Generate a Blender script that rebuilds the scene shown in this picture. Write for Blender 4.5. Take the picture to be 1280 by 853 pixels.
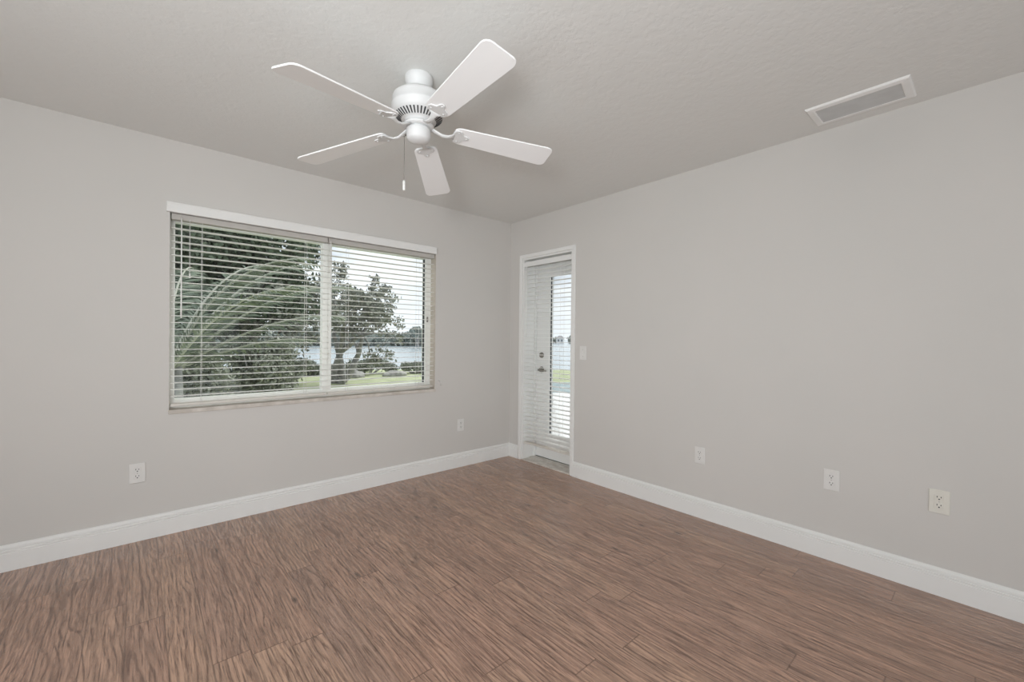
import bpy, bmesh, math, random
from mathutils import Vector, Matrix, Euler

PI = math.pi
sc = bpy.context.scene
for o in list(bpy.data.objects):
    bpy.data.objects.remove(o, do_unlink=True)
COL = sc.collection

# ------------------------------------------------------------------ camera
F_PX, YAW, PITCH, ROLL = 530.391, 0.8486677, -0.0051948, 0.0103013
CAM = Vector((-2.94146, -3.37258, 1.23043))
fw = Vector((math.cos(YAW) * math.cos(PITCH), math.sin(YAW) * math.cos(PITCH), math.sin(PITCH)))
r0 = Vector((math.sin(YAW), -math.cos(YAW), 0.0))
u0 = r0.cross(fw)
rr = r0 * math.cos(ROLL) + u0 * math.sin(ROLL)
uu = -r0 * math.sin(ROLL) + u0 * math.cos(ROLL)
cam_d = bpy.data.cameras.new('camera')
cam_d.sensor_fit = 'HORIZONTAL'
cam_d.sensor_width = 36.0
cam_d.lens = F_PX / 1280 * 36.0
cam_d.clip_start, cam_d.clip_end = 0.05, 2000
cam = bpy.data.objects.new('camera', cam_d)
COL.objects.link(cam)
M = Matrix.Identity(4)
for i in range(3):
    M[i][0], M[i][1], M[i][2], M[i][3] = rr[i], uu[i], -fw[i], CAM[i]
cam.matrix_world = M
sc.camera = cam

# ------------------------------------------------------------------ exposure
sc.view_settings.view_transform = 'Standard'
sc.view_settings.look = 'None'
sc.view_settings.exposure = 0.0
sc.view_settings.gamma = 1.0
sc.view_settings.use_curve_mapping = False
sc.cycles.use_denoising = True
sc.cycles.max_bounces = 12
sc.cycles.diffuse_bounces = 8
sc.cycles.transparent_max_bounces = 24
sc.cycles.sample_clamp_indirect = 6.0


# ------------------------------------------------------------------ node helper
class NT:
    def __init__(self, tree):
        self.t = tree; self.n = tree.nodes; self.l = tree.links
    def add(self, typ, _in=None, **kw):
        nd = self.n.new(typ)
        for k, v in kw.items(): setattr(nd, k, v)
        for k, v in (_in or {}).items():
            s = nd.inputs[k]
            if isinstance(v, bpy.types.NodeSocket): self.l.new(v, s)
            else: s.default_value = v
        return nd
    def math(self, op, a, b=0.0, c=0.0, clamp=False):
        nd = self.n.new('ShaderNodeMath'); nd.operation = op; nd.use_clamp = clamp
        for i, v in enumerate((a, b, c)):
            if isinstance(v, bpy.types.NodeSocket): self.l.new(v, nd.inputs[i])
            else: nd.inputs[i].default_value = v
        return nd.outputs[0]
    def mix(self, f, a, b, blend='MIX'):
        nd = self.n.new('ShaderNodeMix'); nd.data_type = 'RGBA'; nd.blend_type = blend
        for s, v in ((nd.inputs[0], f), (nd.inputs[6], a), (nd.inputs[7], b)):
            if isinstance(v, bpy.types.NodeSocket): self.l.new(v, s)
            else: s.default_value = v if isinstance(v, (int, float)) else tuple(v) + ((1,) if len(v) == 3 else ())
        return nd.outputs[2]
    def ramp(self, f, stops):
        nd = self.n.new('ShaderNodeValToRGB'); self.l.new(f, nd.inputs[0])
        e = nd.color_ramp.elements
        while len(e) < len(stops): e.new(0.5)
        for el, (p, c) in zip(e, stops):
            el.position = p
            el.color = (c, c, c, 1) if isinstance(c, (int, float)) else tuple(c) + (1,)
        return nd.outputs[0]
    def bump(self, h, strength, dist=0.002):
        return self.add('ShaderNodeBump', {'Strength': strength, 'Distance': dist, 'Height': h}).outputs[0]


def mat(name, col, rough=0.5, spec=0.4, metal=0.0, build=None):
    m = bpy.data.materials.new(name); m.use_nodes = True
    nt = NT(m.node_tree); b = nt.n['Principled BSDF']
    b.inputs['Base Color'].default_value = tuple(col) + (1,)
    b.inputs['Roughness'].default_value = rough
    b.inputs['Specular IOR Level'].default_value = spec
    b.inputs['Metallic'].default_value = metal
    if build: build(nt, b)
    return m


def noisy(scale, a, b_, rough_noise=None, bump=0.0, dist=0.001, bscale=None, stretch=None):
    """material body: two close tones of the same paint, light relief"""
    def f(nt, b):
        tc = nt.add('ShaderNodeTexCoord').outputs['Object']
        v = tc
        if stretch:
            v = nt.add('ShaderNodeMapping', {'Vector': tc, 'Scale': stretch}).outputs[0]
        n = nt.add('ShaderNodeTexNoise', {'Vector': v, 'Scale': scale, 'Detail': 4.0}).outputs[0]
        nt.l.new(nt.mix(nt.ramp(n, [(0.35, 0.0), (0.65, 1.0)]), a, b_), b.inputs['Base Color'])
        if bump:
            n2 = nt.add('ShaderNodeTexNoise', {'Vector': tc, 'Scale': bscale or scale * 10, 'Detail': 3.0}).outputs[0]
            nt.l.new(nt.bump(n2, bump, dist), b.inputs['Normal'])
    return f


# ------------------------------------------------------------------ world: bright broken cloud
w = bpy.data.worlds.new('cloudy_sky'); sc.world = w; w.use_nodes = True
nt = NT(w.node_tree)
bg = nt.n['Background']
g = nt.add('ShaderNodeTexCoord').outputs['Generated']
sep = nt.add('ShaderNodeSeparateXYZ', {'Vector': g})
zc = nt.math('MAXIMUM', sep.outputs[2], 0.03)
px_ = nt.math('DIVIDE', sep.outputs[0], nt.math('ADD', zc, 0.12))
py_ = nt.math('DIVIDE', sep.outputs[1], nt.math('ADD', zc, 0.12))
cv = nt.add('ShaderNodeCombineXYZ', {'X': px_, 'Y': py_, 'Z': 0.0}).outputs[0]
cn = nt.add('ShaderNodeTexNoise', {'Vector': cv, 'Scale': 0.9, 'Detail': 6.0, 'Roughness': 0.55}).outputs[0]
cloud = nt.ramp(cn, [(0.40, (0.44, 0.51, 0.60)), (0.49, (0.76, 0.80, 0.86)), (0.57, (0.97, 0.98, 1.0))])
hor = nt.ramp(sep.outputs[2], [(0.0, 1.0), (0.08, 0.85), (0.20, 0.15)])
skyc = nt.mix(hor, cloud, (0.84, 0.88, 0.93))
nt.l.new(skyc, bg.inputs['Color'])
bg.inputs['Strength'].default_value = 1.3

# hazy sun behind thin cloud, high over the water
sun_d = bpy.data.lights.new('hazy_sun', 'SUN'); sun_d.energy = 2.3; sun_d.angle = math.radians(22)
sun_d.color = (1.0, 0.96, 0.90)
sun = bpy.data.objects.new('hazy_sun', sun_d); COL.objects.link(sun)
sun.rotation_euler = Vector((0.75, 0.45, 1.0)).to_track_quat('Z', 'Y').to_euler()


def area(name, loc, rot, sx, sy, power, col=(1, 0.985, 0.96)):
    d = bpy.data.lights.new(name, 'AREA'); d.shape = 'RECTANGLE'; d.size, d.size_y = sx, sy
    d.energy = power; d.color = col
    o = bpy.data.objects.new(name, d); COL.objects.link(o)
    o.location = loc; o.rotation_euler = rot
    return o

# added fill lamps behind the camera, at assumed rear and side openings
# some shine nearly level, others are added to aim up and brighten the ceiling
LC = (0.97, 1.0, 1.015)
area('rear_fill', (-3.1, -5.98, 1.15), Euler((math.radians(97), 0, 0)), 3.2, 2.0, 4, LC)
sd = area('side_fill', (-4.9, -3.6, 1.15), Vector((-1.0, -0.75, -0.08)).to_track_quat('Z', 'Y').to_euler(), 2.2, 1.9, 10, LC)
sd.data.spread = math.radians(75)
area('ceiling_fill_rear', (-3.1, -5.6, 0.30), Euler((math.radians(150), 0, 0)), 3.2, 0.6, 13, LC)
area('ceiling_fill_side', (-4.6, -3.6, 0.30), Euler((math.radians(150), 0, math.radians(-90))), 2.4, 0.6, 14, LC)
# added uplight without a fixture, unseen behind the camera, washes the ceiling
up = area('uplight_fill', (-3.75, -3.7, 1.35), Vector((-1.0, -1.12, -1.0)).to_track_quat('Z', 'Y').to_euler(), 0.4, 0.4, 44, LC)

# ------------------------------------------------------------------ materials
WALLC = (0.635, 0.605, 0.575)
def wall_body(nt, b):
    tc = nt.add('ShaderNodeTexCoord').outputs['Object']
    n = nt.add('ShaderNodeTexNoise', {'Vector': tc, 'Scale': 1.6, 'Detail': 3.0}).outputs[0]
    nt.l.new(nt.mix(nt.ramp(n, [(0.3, 0.0), (0.7, 1.0)]), (0.606, 0.590, 0.566), (0.624, 0.603, 0.578)), b.inputs['Base Color'])
    n2 = nt.add('ShaderNodeTexNoise', {'Vector': tc, 'Scale': 90.0, 'Detail': 3.0}).outputs[0]
    nt.l.new(nt.bump(n2, 0.12, 0.0015), b.inputs['Normal'])
m_wall = mat('painted_wall', WALLC, 0.75, 0.2, build=wall_body)
def ceil_body(nt, b):
    tc = nt.add('ShaderNodeTexCoord').outputs['Object']
    n = nt.add('ShaderNodeTexNoise', {'Vector': tc, 'Scale': 24.0, 'Detail': 5.0, 'Roughness': 0.6}).outputs[0]
    h = nt.ramp(n, [(0.42, 0.0), (0.56, 1.0)])
    nt.l.new(nt.bump(h, 0.22, 0.002), b.inputs['Normal'])
    nt.l.new(nt.mix(n, (0.735, 0.738, 0.722), (0.755, 0.758, 0.742)), b.inputs['Base Color'])
m_ceil = mat('textured_ceiling', (0.69, 0.67, 0.64), 0.85, 0.1, build=ceil_body)
m_trim = mat('white_gloss_trim', (0.80, 0.80, 0.785), 0.35, 0.4, build=noisy(3, (0.79, 0.79, 0.775), (0.81, 0.81, 0.795)))
m_jamb = mat('beige_jamb', (0.52, 0.47, 0.41), 0.6, 0.3, build=noisy(6, (0.50, 0.45, 0.39), (0.56, 0.51, 0.45)))
m_sill = mat('beige_marble_sill', (0.60, 0.56, 0.50), 0.35, 0.4, build=noisy(14, (0.50, 0.46, 0.41), (0.66, 0.62, 0.57)))
m_slat = mat('white_blind_slat', (0.88, 0.88, 0.86), 0.4, 0.4, build=noisy(5, (0.87, 0.87, 0.85), (0.89, 0.89, 0.87)))
m_rail = mat('blind_bottom_rail', (0.68, 0.65, 0.60), 0.45, 0.4, build=noisy(5, (0.66, 0.63, 0.58), (0.70, 0.67, 0.62)))
m_head = mat('shaded_headrail', (0.50, 0.48, 0.45), 0.5, 0.3, build=noisy(5, (0.48, 0.46, 0.43), (0.52, 0.50, 0.47)))  # tone darkened to hold the shade under the valance
m_cord = mat('blind_cord', (0.82, 0.82, 0.80), 0.7, 0.2, build=noisy(50, (0.80, 0.80, 0.78), (0.85, 0.85, 0.83)))
m_dark = mat('dark_gasket', (0.06, 0.06, 0.065), 0.5, 0.3, build=noisy(20, (0.055, 0.057, 0.06), (0.07, 0.072, 0.075)))
m_alu = mat('white_window_aluminium', (0.86, 0.86, 0.83), 0.35, 0.4, build=noisy(6, (0.85, 0.85, 0.82), (0.88, 0.88, 0.85)))
m_fan = mat('white_fan_enamel', (0.69, 0.695, 0.695), 0.5, 0.3, build=noisy(6, (0.68, 0.685, 0.685), (0.71, 0.715, 0.715)))
m_blade = mat('white_fan_blade', (0.88, 0.885, 0.89), 0.45, 0.3, build=noisy(12, (0.905, 0.91, 0.915), (0.92, 0.925, 0.93), stretch=(0.2, 1, 1)))
m_brass = mat('antique_metal', (0.30, 0.28, 0.25), 0.35, 0.5, 0.9, build=noisy(30, (0.26, 0.24, 0.22), (0.34, 0.32, 0.29)))
m_nickel = mat('satin_nickel', (0.45, 0.44, 0.42), 0.3, 0.5, 0.9, build=noisy(30, (0.42, 0.41, 0.39), (0.48, 0.47, 0.45)))
m_plate = mat('white_outlet_plastic', (0.72, 0.71, 0.69), 0.3, 0.45, build=noisy(20, (0.71, 0.70, 0.68), (0.74, 0.73, 0.71)))
m_plate2 = mat('ivory_outlet_plastic', (0.70, 0.68, 0.62), 0.3, 0.45, build=noisy(20, (0.69, 0.67, 0.61), (0.72, 0.70, 0.64)))
m_vent = mat('white_vent_enamel', (0.85, 0.85, 0.84), 0.4, 0.4, build=noisy(12, (0.84, 0.84, 0.83), (0.87, 0.87, 0.86)))
m_vdark = mat('vent_duct_grey', (0.10, 0.10, 0.10), 0.8, 0.1, build=noisy(12, (0.09, 0.09, 0.09), (0.12, 0.12, 0.12)))
m_louv = mat('vent_louver_grey', (0.52, 0.52, 0.51), 0.5, 0.3, build=noisy(12, (0.50, 0.50, 0.49), (0.55, 0.55, 0.54)))

m_glass = bpy.data.materials.new('clear_glass'); m_glass.use_nodes = True
nt = NT(m_glass.node_tree); nt.n.clear()
out = nt.add('ShaderNodeOutputMaterial')
tr = nt.add('ShaderNodeBsdfTransparent', {'Color': (0.96, 0.975, 0.97, 1)})
gl = nt.add('ShaderNodeBsdfGlossy', {'Roughness': 0.02})
fr = nt.add('ShaderNodeFresnel', {'IOR': 1.45})
mx = nt.add('ShaderNodeMixShader', {0: nt.math('MULTIPLY', fr.outputs[0], 0.45), 1: tr.outputs[0], 2: gl.outputs[0]})
nt.l.new(mx.outputs[0], out.inputs[0])

PLW, PLL = 0.124, 1.2
def floor_body(nt, b):
    tc = nt.add('ShaderNodeTexCoord').outputs['Object']
    s = nt.add('ShaderNodeSeparateXYZ', {'Vector': tc})
    X, Y = s.outputs[0], s.outputs[1]
    u = nt.math('DIVIDE', X, PLW)
    row = nt.math('FLOOR', u)
    rn = nt.add('ShaderNodeTexWhiteNoise', {'W': row}, noise_dimensions='1D').outputs[0]
    v = nt.math('ADD', nt.math('DIVIDE', Y, PLL), nt.math('MULTIPLY', rn, 7.3))
    colm = nt.math('FLOOR', v)
    idv = nt.add('ShaderNodeCombineXYZ', {'X': row, 'Y': colm, 'Z': 0.0}).outputs[0]
    wn = nt.add('ShaderNodeTexWhiteNoise', {'Vector': idv}, noise_dimensions='3D')
    rid, rcol = wn.outputs[0], wn.outputs[1]
    off = nt.add('ShaderNodeVectorMath', {0: rcol, 1: (31.0, 17.0, 23.0)}, operation='MULTIPLY').outputs[0]
    pv = nt.add('ShaderNodeVectorMath', {0: tc, 1: off}, operation='ADD').outputs[0]
    # slow warp makes the streaks wander and close into cathedral figures
    wv = nt.add('ShaderNodeMapping', {'Vector': pv, 'Scale': (5.0, 1.3, 1.0)}).outputs[0]
    warp = nt.add('ShaderNodeTexNoise', {'Vector': wv, 'Scale': 1.0, 'Detail': 2.0, 'Roughness': 0.45}).outputs[0]
    ws = nt.math('MULTIPLY', warp, 13.0)
    sx = nt.add('ShaderNodeSeparateXYZ', {'Vector': pv})
    ring = nt.math('ADD', nt.math('MULTIPLY', sx.outputs[0], 64.0), ws)
    fine = nt.add('ShaderNodeTexNoise', {'Vector': nt.add('ShaderNodeMapping', {'Vector': pv, 'Scale': (170.0, 7.0, 1.0)}).outputs[0],
                                         'Scale': 1.0, 'Detail': 4.0, 'Roughness': 0.6}).outputs[0]
    ringw = nt.math('ADD', ring, nt.math('MULTIPLY', fine, 1.0))
    sn = nt.math('SINE', nt.math('MULTIPLY', ringw, 4.2))
    brk = nt.add('ShaderNodeTexNoise', {'Vector': nt.add('ShaderNodeMapping', {'Vector': pv, 'Scale': (48.0, 5.0, 1.0)}).outputs[0],
                                        'Scale': 1.0, 'Detail': 3.0, 'Roughness': 0.6}).outputs[0]
    line = nt.ramp(sn, [(0.30, 0.0), (0.98, 1.0)])
    line = nt.math('MULTIPLY', line, nt.ramp(brk, [(0.34, 0.15), (0.56, 1.0)]))
    fl = nt.ramp(fine, [(0.46, 0.0), (0.66, 1.0)])
    streak = nt.math('MAXIMUM', nt.math('MULTIPLY', line, 0.80), nt.math('MULTIPLY', fl, 0.85))
    mid = nt.add('ShaderNodeTexNoise', {'Vector': nt.add('ShaderNodeMapping', {'Vector': pv, 'Scale': (42.0, 2.6, 1.0)}).outputs[0],
                                        'Scale': 1.0, 'Detail': 3.0, 'Roughness': 0.55, 'Distortion': 0.6}).outputs[0]
    streak = nt.math('MAXIMUM', streak, nt.math('MULTIPLY', nt.ramp(mid, [(0.50, 0.0), (0.66, 1.0)]), 0.58))
    base = nt.ramp(rid, [(0.0, (0.488, 0.307, 0.227)), (0.3, (0.574, 0.360, 0.263)), (0.6, (0.512, 0.324, 0.243)),
                         (0.85, (0.606, 0.392, 0.279)), (1.0, (0.457, 0.298, 0.229))])
    big = nt.add('ShaderNodeTexNoise', {'Vector': nt.add('ShaderNodeMapping', {'Vector': pv, 'Scale': (9.0, 3.0, 1.0)}).outputs[0],
                                        'Scale': 1.0, 'Detail': 3.0}).outputs[0]
    base = nt.mix(nt.ramp(big, [(0.35, 0.0), (0.7, 0.65)]), base, (0.418, 0.275, 0.205))
    c = nt.mix(streak, base, (0.140, 0.082, 0.061))
    # knots
    kn = nt.add('ShaderNodeTexVoronoi', {'Vector': nt.add('ShaderNodeMapping', {'Vector': pv, 'Scale': (5.0, 1.9, 1.0)}).outputs[0], 'Scale': 1.0}).outputs['Distance']
    c = nt.mix(nt.math('MULTIPLY', nt.ramp(kn, [(0.02, 1.0), (0.075, 0.0)]), 0.8), c, (0.085, 0.06, 0.05))
    # seams
    fx = nt.math('FRACT', u); fy = nt.math('FRACT', v)
    ex = nt.math('MULTIPLY', nt.math('MINIMUM', fx, nt.math('SUBTRACT', 1.0, fx)), PLW)
    ey = nt.math('MULTIPLY', nt.math('MINIMUM', fy, nt.math('SUBTRACT', 1.0, fy)), PLL)
    ed = nt.math('MINIMUM', ex, ey)
    seam = nt.ramp(ed, [(0.0006, 1.0), (0.0022, 0.0)])
    c = nt.mix(nt.math('MULTIPLY', seam, 0.5), c, (0.09, 0.055, 0.042))
    nt.l.new(c, b.inputs['Base Color'])
    h = nt.math('SUBTRACT', nt.math('MULTIPLY', streak, -0.5), seam)
    nt.l.new(nt.bump(h, 0.22, 0.0008), b.inputs['Normal'])
    b.inputs['Coat Weight'].default_value = 0.25
    b.inputs['Coat Roughness'].default_value = 0.18
    nt.l.new(nt.math('ADD', 0.23, nt.math('MULTIPLY', streak, 0.12)), b.inputs['Roughness'])
m_floor = mat('oak_plank_floor', (0.3, 0.2, 0.15), 0.38, 0.42, build=floor_body)

# outdoors
def leafmat(name, c1, c2, rough=0.6):
    def f(nt, b):
        gi = nt.add('ShaderNodeNewGeometry').outputs['Random Per Island']
        nt.l.new(nt.mix(gi, c1, c2), b.inputs['Base Color'])
    return mat(name, c1, rough, 0.3, build=f)
m_leaf_dark = leafmat('dark_evergreen_leaf', (0.070, 0.100, 0.065), (0.165, 0.205, 0.140))
m_leaf_mid = leafmat('grey_green_leaf', (0.22, 0.24, 0.195), (0.40, 0.42, 0.345))
m_leaf_oak = leafmat('twig_leaf', (0.19, 0.205, 0.175), (0.36, 0.37, 0.315))
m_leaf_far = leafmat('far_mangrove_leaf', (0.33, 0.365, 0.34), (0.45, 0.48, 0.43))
m_palm = leafmat('palm_leaflet', (0.13, 0.17, 0.12), (0.27, 0.31, 0.23), 0.45)
m_rib = mat('palm_midrib', (0.46, 0.47, 0.40), 0.6, 0.3, build=noisy(8, (0.42, 0.44, 0.36), (0.52, 0.52, 0.46)))
m_bark = mat('grey_bark', (0.33, 0.32, 0.31), 0.85, 0.1, build=noisy(14, (0.26, 0.255, 0.25), (0.42, 0.41, 0.40), bump=0.4, dist=0.01))
m_bark2 = mat('pale_trunk', (0.36, 0.36, 0.35), 0.85, 0.1, build=noisy(9, (0.28, 0.28, 0.27), (0.46, 0.46, 0.45), bump=0.3, dist=0.01))
m_grass = mat('lawn_grass', (0.40, 0.44, 0.26), 0.9, 0.1, build=noisy(2.5, (0.37, 0.41, 0.25), (0.52, 0.55, 0.36), bump=0.5, dist=0.02, bscale=30))
m_rock = mat('weathered_rock', (0.40, 0.39, 0.37), 0.9, 0.1, build=noisy(7, (0.28, 0.27, 0.26), (0.52, 0.51, 0.48), bump=0.5, dist=0.03))
m_patio = mat('pale_concrete', (0.80, 0.80, 0.79), 0.8, 0.2, build=noisy(3, (0.78, 0.78, 0.77), (0.86, 0.86, 0.85), bump=0.2, bscale=60))
m_strip = mat('blue_grey_ground', (0.30, 0.37, 0.39), 0.8, 0.2, build=noisy(3, (0.27, 0.34, 0.36), (0.38, 0.45, 0.46)))  # plain blue-grey tone for the ground beyond the patio
m_stuc = mat('exterior_stucco', (0.66, 0.64, 0.60), 0.9, 0.1, build=noisy(20, (0.64, 0.62, 0.58), (0.69, 0.67, 0.63)))
def water_body(nt, b):
    tc = nt.add('ShaderNodeTexCoord').outputs['Object']
    n = nt.add('ShaderNodeTexNoise', {'Vector': tc, 'Scale': 1.4, 'Detail': 6.0, 'Roughness': 0.6}).outputs[0]
    nt.l.new(nt.bump(n, 0.5, 0.12), b.inputs['Normal'])
m_water = mat('lake_water', (0.42, 0.49, 0.53), 0.18, 0.5, build=water_body)
m_roof = mat('far_roof', (0.35, 0.36, 0.37), 0.8, 0.1, build=noisy(2, (0.32, 0.33, 0.34), (0.40, 0.40, 0.41)))
m_white = mat('far_white_wall', (0.82, 0.83, 0.84), 0.8, 0.1, build=noisy(2, (0.80, 0.81, 0.82), (0.86, 0.86, 0.87)))
m_pane = mat('far_window_dark', (0.10, 0.12, 0.14), 0.3, 0.5, build=noisy(2, (0.09, 0.11, 0.13), (0.12, 0.14, 0.16)))


# ------------------------------------------------------------------ mesh helpers
def box(bm, x0, x1, y0, y1, z0, z1, bev=0.0):
    vs = [bm.verts.new(p) for p in ((x0, y0, z0), (x1, y0, z0), (x1, y1, z0), (x0, y1, z0), (x0, y0, z1), (x1, y0, z1), (x1, y1, z1), (x0, y1, z1))]
    fs = [bm.faces.new([vs[i] for i in q]) for q in ((0, 3, 2, 1), (4, 5, 6, 7), (0, 1, 5, 4), (1, 2, 6, 5), (2, 3, 7, 6), (3, 0, 4, 7))]
    if bev:
        es = list({e for f in fs for e in f.edges})
        bmesh.ops.bevel(bm, geom=es, offset=bev, segments=2, profile=0.5, affect='EDGES')
    return bm

def tube(bm, pts, rad, seg=8, cap=True):
    """tube through points with radius or list of radii"""
    n = len(pts); pts = [Vector(p) for p in pts]
    rs = rad if isinstance(rad, (list, tuple)) else [rad] * n
    rings = []
    ref = None
    for i, p in enumerate(pts):
        d = (pts[min(i + 1, n - 1)] - pts[max(i - 1, 0)]).normalized()
        if ref is None:
            ref = Vector((0, 0, 1)) if abs(d.z) < 0.9 else Vector((1, 0, 0))
        a = d.cross(ref).normalized(); b2 = a.cross(d).normalized(); ref = b2
        rings.append([bm.verts.new(p + (a * math.cos(t) + b2 * math.sin(t)) * rs[i]) for t in (2 * PI * k / seg for k in range(seg))])
    for r1, r2 in zip(rings, rings[1:]):
        for k in range(seg):
            f = bm.faces.new((r1[k], r1[(k + 1) % seg], r2[(k + 1) % seg], r2[k])); f.smooth = True
    if cap:
        bm.faces.new(rings[0][::-1]); bm.faces.new(rings[-1])
    return bm

def lathe(bm, prof, c=(0, 0, 0), seg=48, smooth=True):
    rings = []
    for r, z in prof:
        if r < 1e-6: rings.append([bm.verts.new((c[0], c[1], c[2] + z))])
        else: rings.append([bm.verts.new((c[0] + r * math.cos(2 * PI * k / seg), c[1] + r * math.sin(2 * PI * k / seg), c[2] + z)) for k in range(seg)])
    for a, b2 in zip(rings, rings[1:]):
        for k in range(seg):
            k2 = (k + 1) % seg
            q = [a[k % len(a)], a[k2 % len(a)], b2[k2 % len(b2)], b2[k % len(b2)]]
            q = list(dict.fromkeys(q))
            if len(q) > 2:
                f = bm.faces.new(q); f.smooth = smooth
    return bm

def obj(name, bm, m, parent=None, smooth_angle=None, loc=None):
    bmesh.ops.recalc_face_normals(bm, faces=bm.faces[:])
    me = bpy.data.meshes.new(name); bm.to_mesh(me); bm.free()
    me.materials.append(m)
    o = bpy.data.objects.new(name, me); COL.objects.link(o)
    if parent is not None: o.parent = parent
    if loc is not None: o.location = loc
    return o

def tag(o, label, cat, group=None, kind=None):
    o['label'] = label; o['category'] = cat
    if group: o['group'] = group
    if kind: o['kind'] = kind
    return o

def thing(name, label, cat, loc=(0, 0, 0), rotz=0, group=None):
    o = bpy.data.objects.new(name, None); COL.objects.link(o)
    o.empty_display_size = 0.1
    o.location = loc; o.rotation_euler = (0, 0, rotz)
    return tag(o, label, cat, group)

def struct(o, label=None, cat=None):
    o['kind'] = 'structure'
    if label: o['label'] = label
    if cat: o['category'] = cat
    return o

B = bmesh.new
H = 2.44
XL, YB = -5.0, -6.0
T = 0.2

# ------------------------------------------------------------------ room shell
bm = B(); box(bm, XL - T, T * 0 + 0.0, YB - T, 0.0, -0.12, 0.0)
struct(obj('floor', bm, m_floor), 'brown oak plank floor with dark streaky grain running away from camera', 'floor')
bm = B(); box(bm, XL - T, T, YB - T, T, H, H + 0.12)
struct(obj('ceiling', bm, m_ceil), 'off-white knockdown textured ceiling above the whole room', 'ceiling')

WX0, WX1, WZ0, WZ1 = -2.797, -0.905, 0.765, 2.000      # window opening
DY0, DY1, DZ1 = -0.855, -0.190, 2.046                   # door opening
bm = B()
box(bm, XL - T, WX0, 0, T, -0.12, H); box(bm, WX1, T, 0, T, -0.12, H)
box(bm, WX0, WX1, 0, T, -0.12, WZ0); box(bm, WX0, WX1, 0, T, WZ1, H)
struct(obj('wall_left', bm, m_wall), 'pale greige painted wall holding the wide window with blinds', 'wall')
bm = B()
box(bm, 0, T, YB - T, DY0, -0.12, H); box(bm, 0, T, DY1, 0, -0.12, H); box(bm, 0, T, DY0, DY1, DZ1, H)
box(bm, 0, T, DY0, DY1, -0.12, -0.002)
struct(obj('wall_right', bm, m_wall), 'pale greige painted wall holding the narrow glass door', 'wall')
# unseen rear and side walls, their wide openings added for the fill lamps
bm = B()
box(bm, XL - T, -4.75, YB - T, YB, -0.12, H); box(bm, -1.45, 0, YB - T, YB, -0.12, H)
box(bm, -4.75, -1.45, YB - T, YB, 2.2, H); box(bm, -4.75, -1.45, YB - T, YB, -0.12, 0.02)
struct(obj('wall_rear', bm, m_wall), 'pale painted wall behind the camera with a wide opening', 'wall')
bm = B()
box(bm, XL - T, XL, YB, -4.85, -0.12, H); box(bm, XL - T, XL, -2.35, 0, -0.12, H)
box(bm, XL - T, XL, -4.85, -2.35, 2.2, H); box(bm, XL - T, XL, -4.85, -2.35, -0.12, 0.02)
struct(obj('wall_side', bm, m_wall), 'pale painted wall beside the camera with a wide opening', 'wall')

# baseboards with a moulded cap
BP = [(0.0, 0.0), (0.016, 0.0), (0.016, 0.091), (0.0125, 0.0935), (0.0125, 0.0965), (0.0160, 0.0985), (0.0160, 0.1055),
      (0.0110, 0.108), (0.0110, 0.1115), (0.0145, 0.114), (0.0135, 0.124), (0.009, 0.131), (0.004, 0.135), (0.0, 0.135)]
def baseboard(name, axis, a, b_, label, m0=False, m1=False):
    bm = B(); rows = []
    for k, s in enumerate((a, b_)):
        row = []
        for d, z in BP:
            ss = s
            if k == 0 and m0: ss = s - d
            if k == 1 and m1: ss = s - d
            row.append(bm.verts.new((ss, -d, z) if axis == 'x' else (-d, ss, z)))
        rows.append(row)
    n = len(BP)
    for i in range(n):
        bm.faces.new((rows[0][i], rows[0][(i + 1) % n], rows[1][(i + 1) % n], rows[1][i]))
    bm.faces.new(rows[0]); bm.faces.new(rows[1][::-1])
    return struct(obj(name, bm, m_trim), label, 'baseboard')
baseboard('baseboard_left', 'x', XL, 0.0, 'white moulded baseboard along the window wall', m1=True)
baseboard('baseboard_right', 'y', YB, -0.888, 'white moulded baseboard along the wall right of the door')
baseboard('baseboard_corner', 'y', -0.149, 0.0, 'short piece of white baseboard between corner and door casing', m1=True)

# ------------------------------------------------------------------ window_1
win = bpy.data.objects.new('window_1', None); COL.objects.link(win); win.location = ((WX0 + WX1) / 2, 0.11, WZ0)
struct(win, 'wide white two-pane sliding window behind the blinds', 'window')
def wobj(name, bm, m):
    for v in bm.verts: v.co -= win.location
    return obj(name, bm, m, win)
FY0, FY1 = 0.085, 0.150
bm = B()
box(bm, WX0, WX0 + 0.030, FY0, FY1, WZ0, WZ1, 0.002); box(bm, WX1 - 0.055, WX1, FY0, FY1, WZ0, WZ1, 0.002)
box(bm, WX0 + 0.030, WX1 - 0.055, FY0, FY1, WZ0, WZ0 + 0.048, 0.002); box(bm, WX0 + 0.030, WX1 - 0.055, FY0, FY1, WZ1 - 0.045, WZ1, 0.002)
box(bm, WX0 + 0.030, WX1 - 0.055, FY0 + 0.012, FY1, WZ0 + 0.048, WZ0 + 0.056, 0.001)
wobj('window_frame', bm, m_alu)
bm = B(); box(bm, -1.870, -1.832, FY0 - 0.012, FY1 - 0.02, WZ0 + 0.048, WZ1 - 0.045, 0.002); box(bm, -1.832, -1.796, FY0 + 0.004, FY1 - 0.005, WZ0 + 0.048, WZ1 - 0.045, 0.002)
wobj('meeting_stile', bm, m_alu)
bm = B(); box(bm, WX1 - 0.062, WX1 - 0.055, FY0 + 0.02, FY0 + 0.04, WZ0 + 0.057, WZ1 - 0.046); wobj('gasket', bm, m_dark)
bm = B(); box(bm, -0.949, -0.939, FY0 - 0.014, FY0, 1.375, 1.425, 0.003); box(bm, -0.946, -0.942, FY0 - 0.024, FY0 - 0.012, 1.39, 1.40, 0.001); wobj('sash_latch', bm, m_brass)
bm = B(); box(bm, WX0 + 0.03, -1.87, 0.128, 0.132, WZ0 + 0.045, WZ1 - 0.045); wobj('pane', bm, m_glass)
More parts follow.
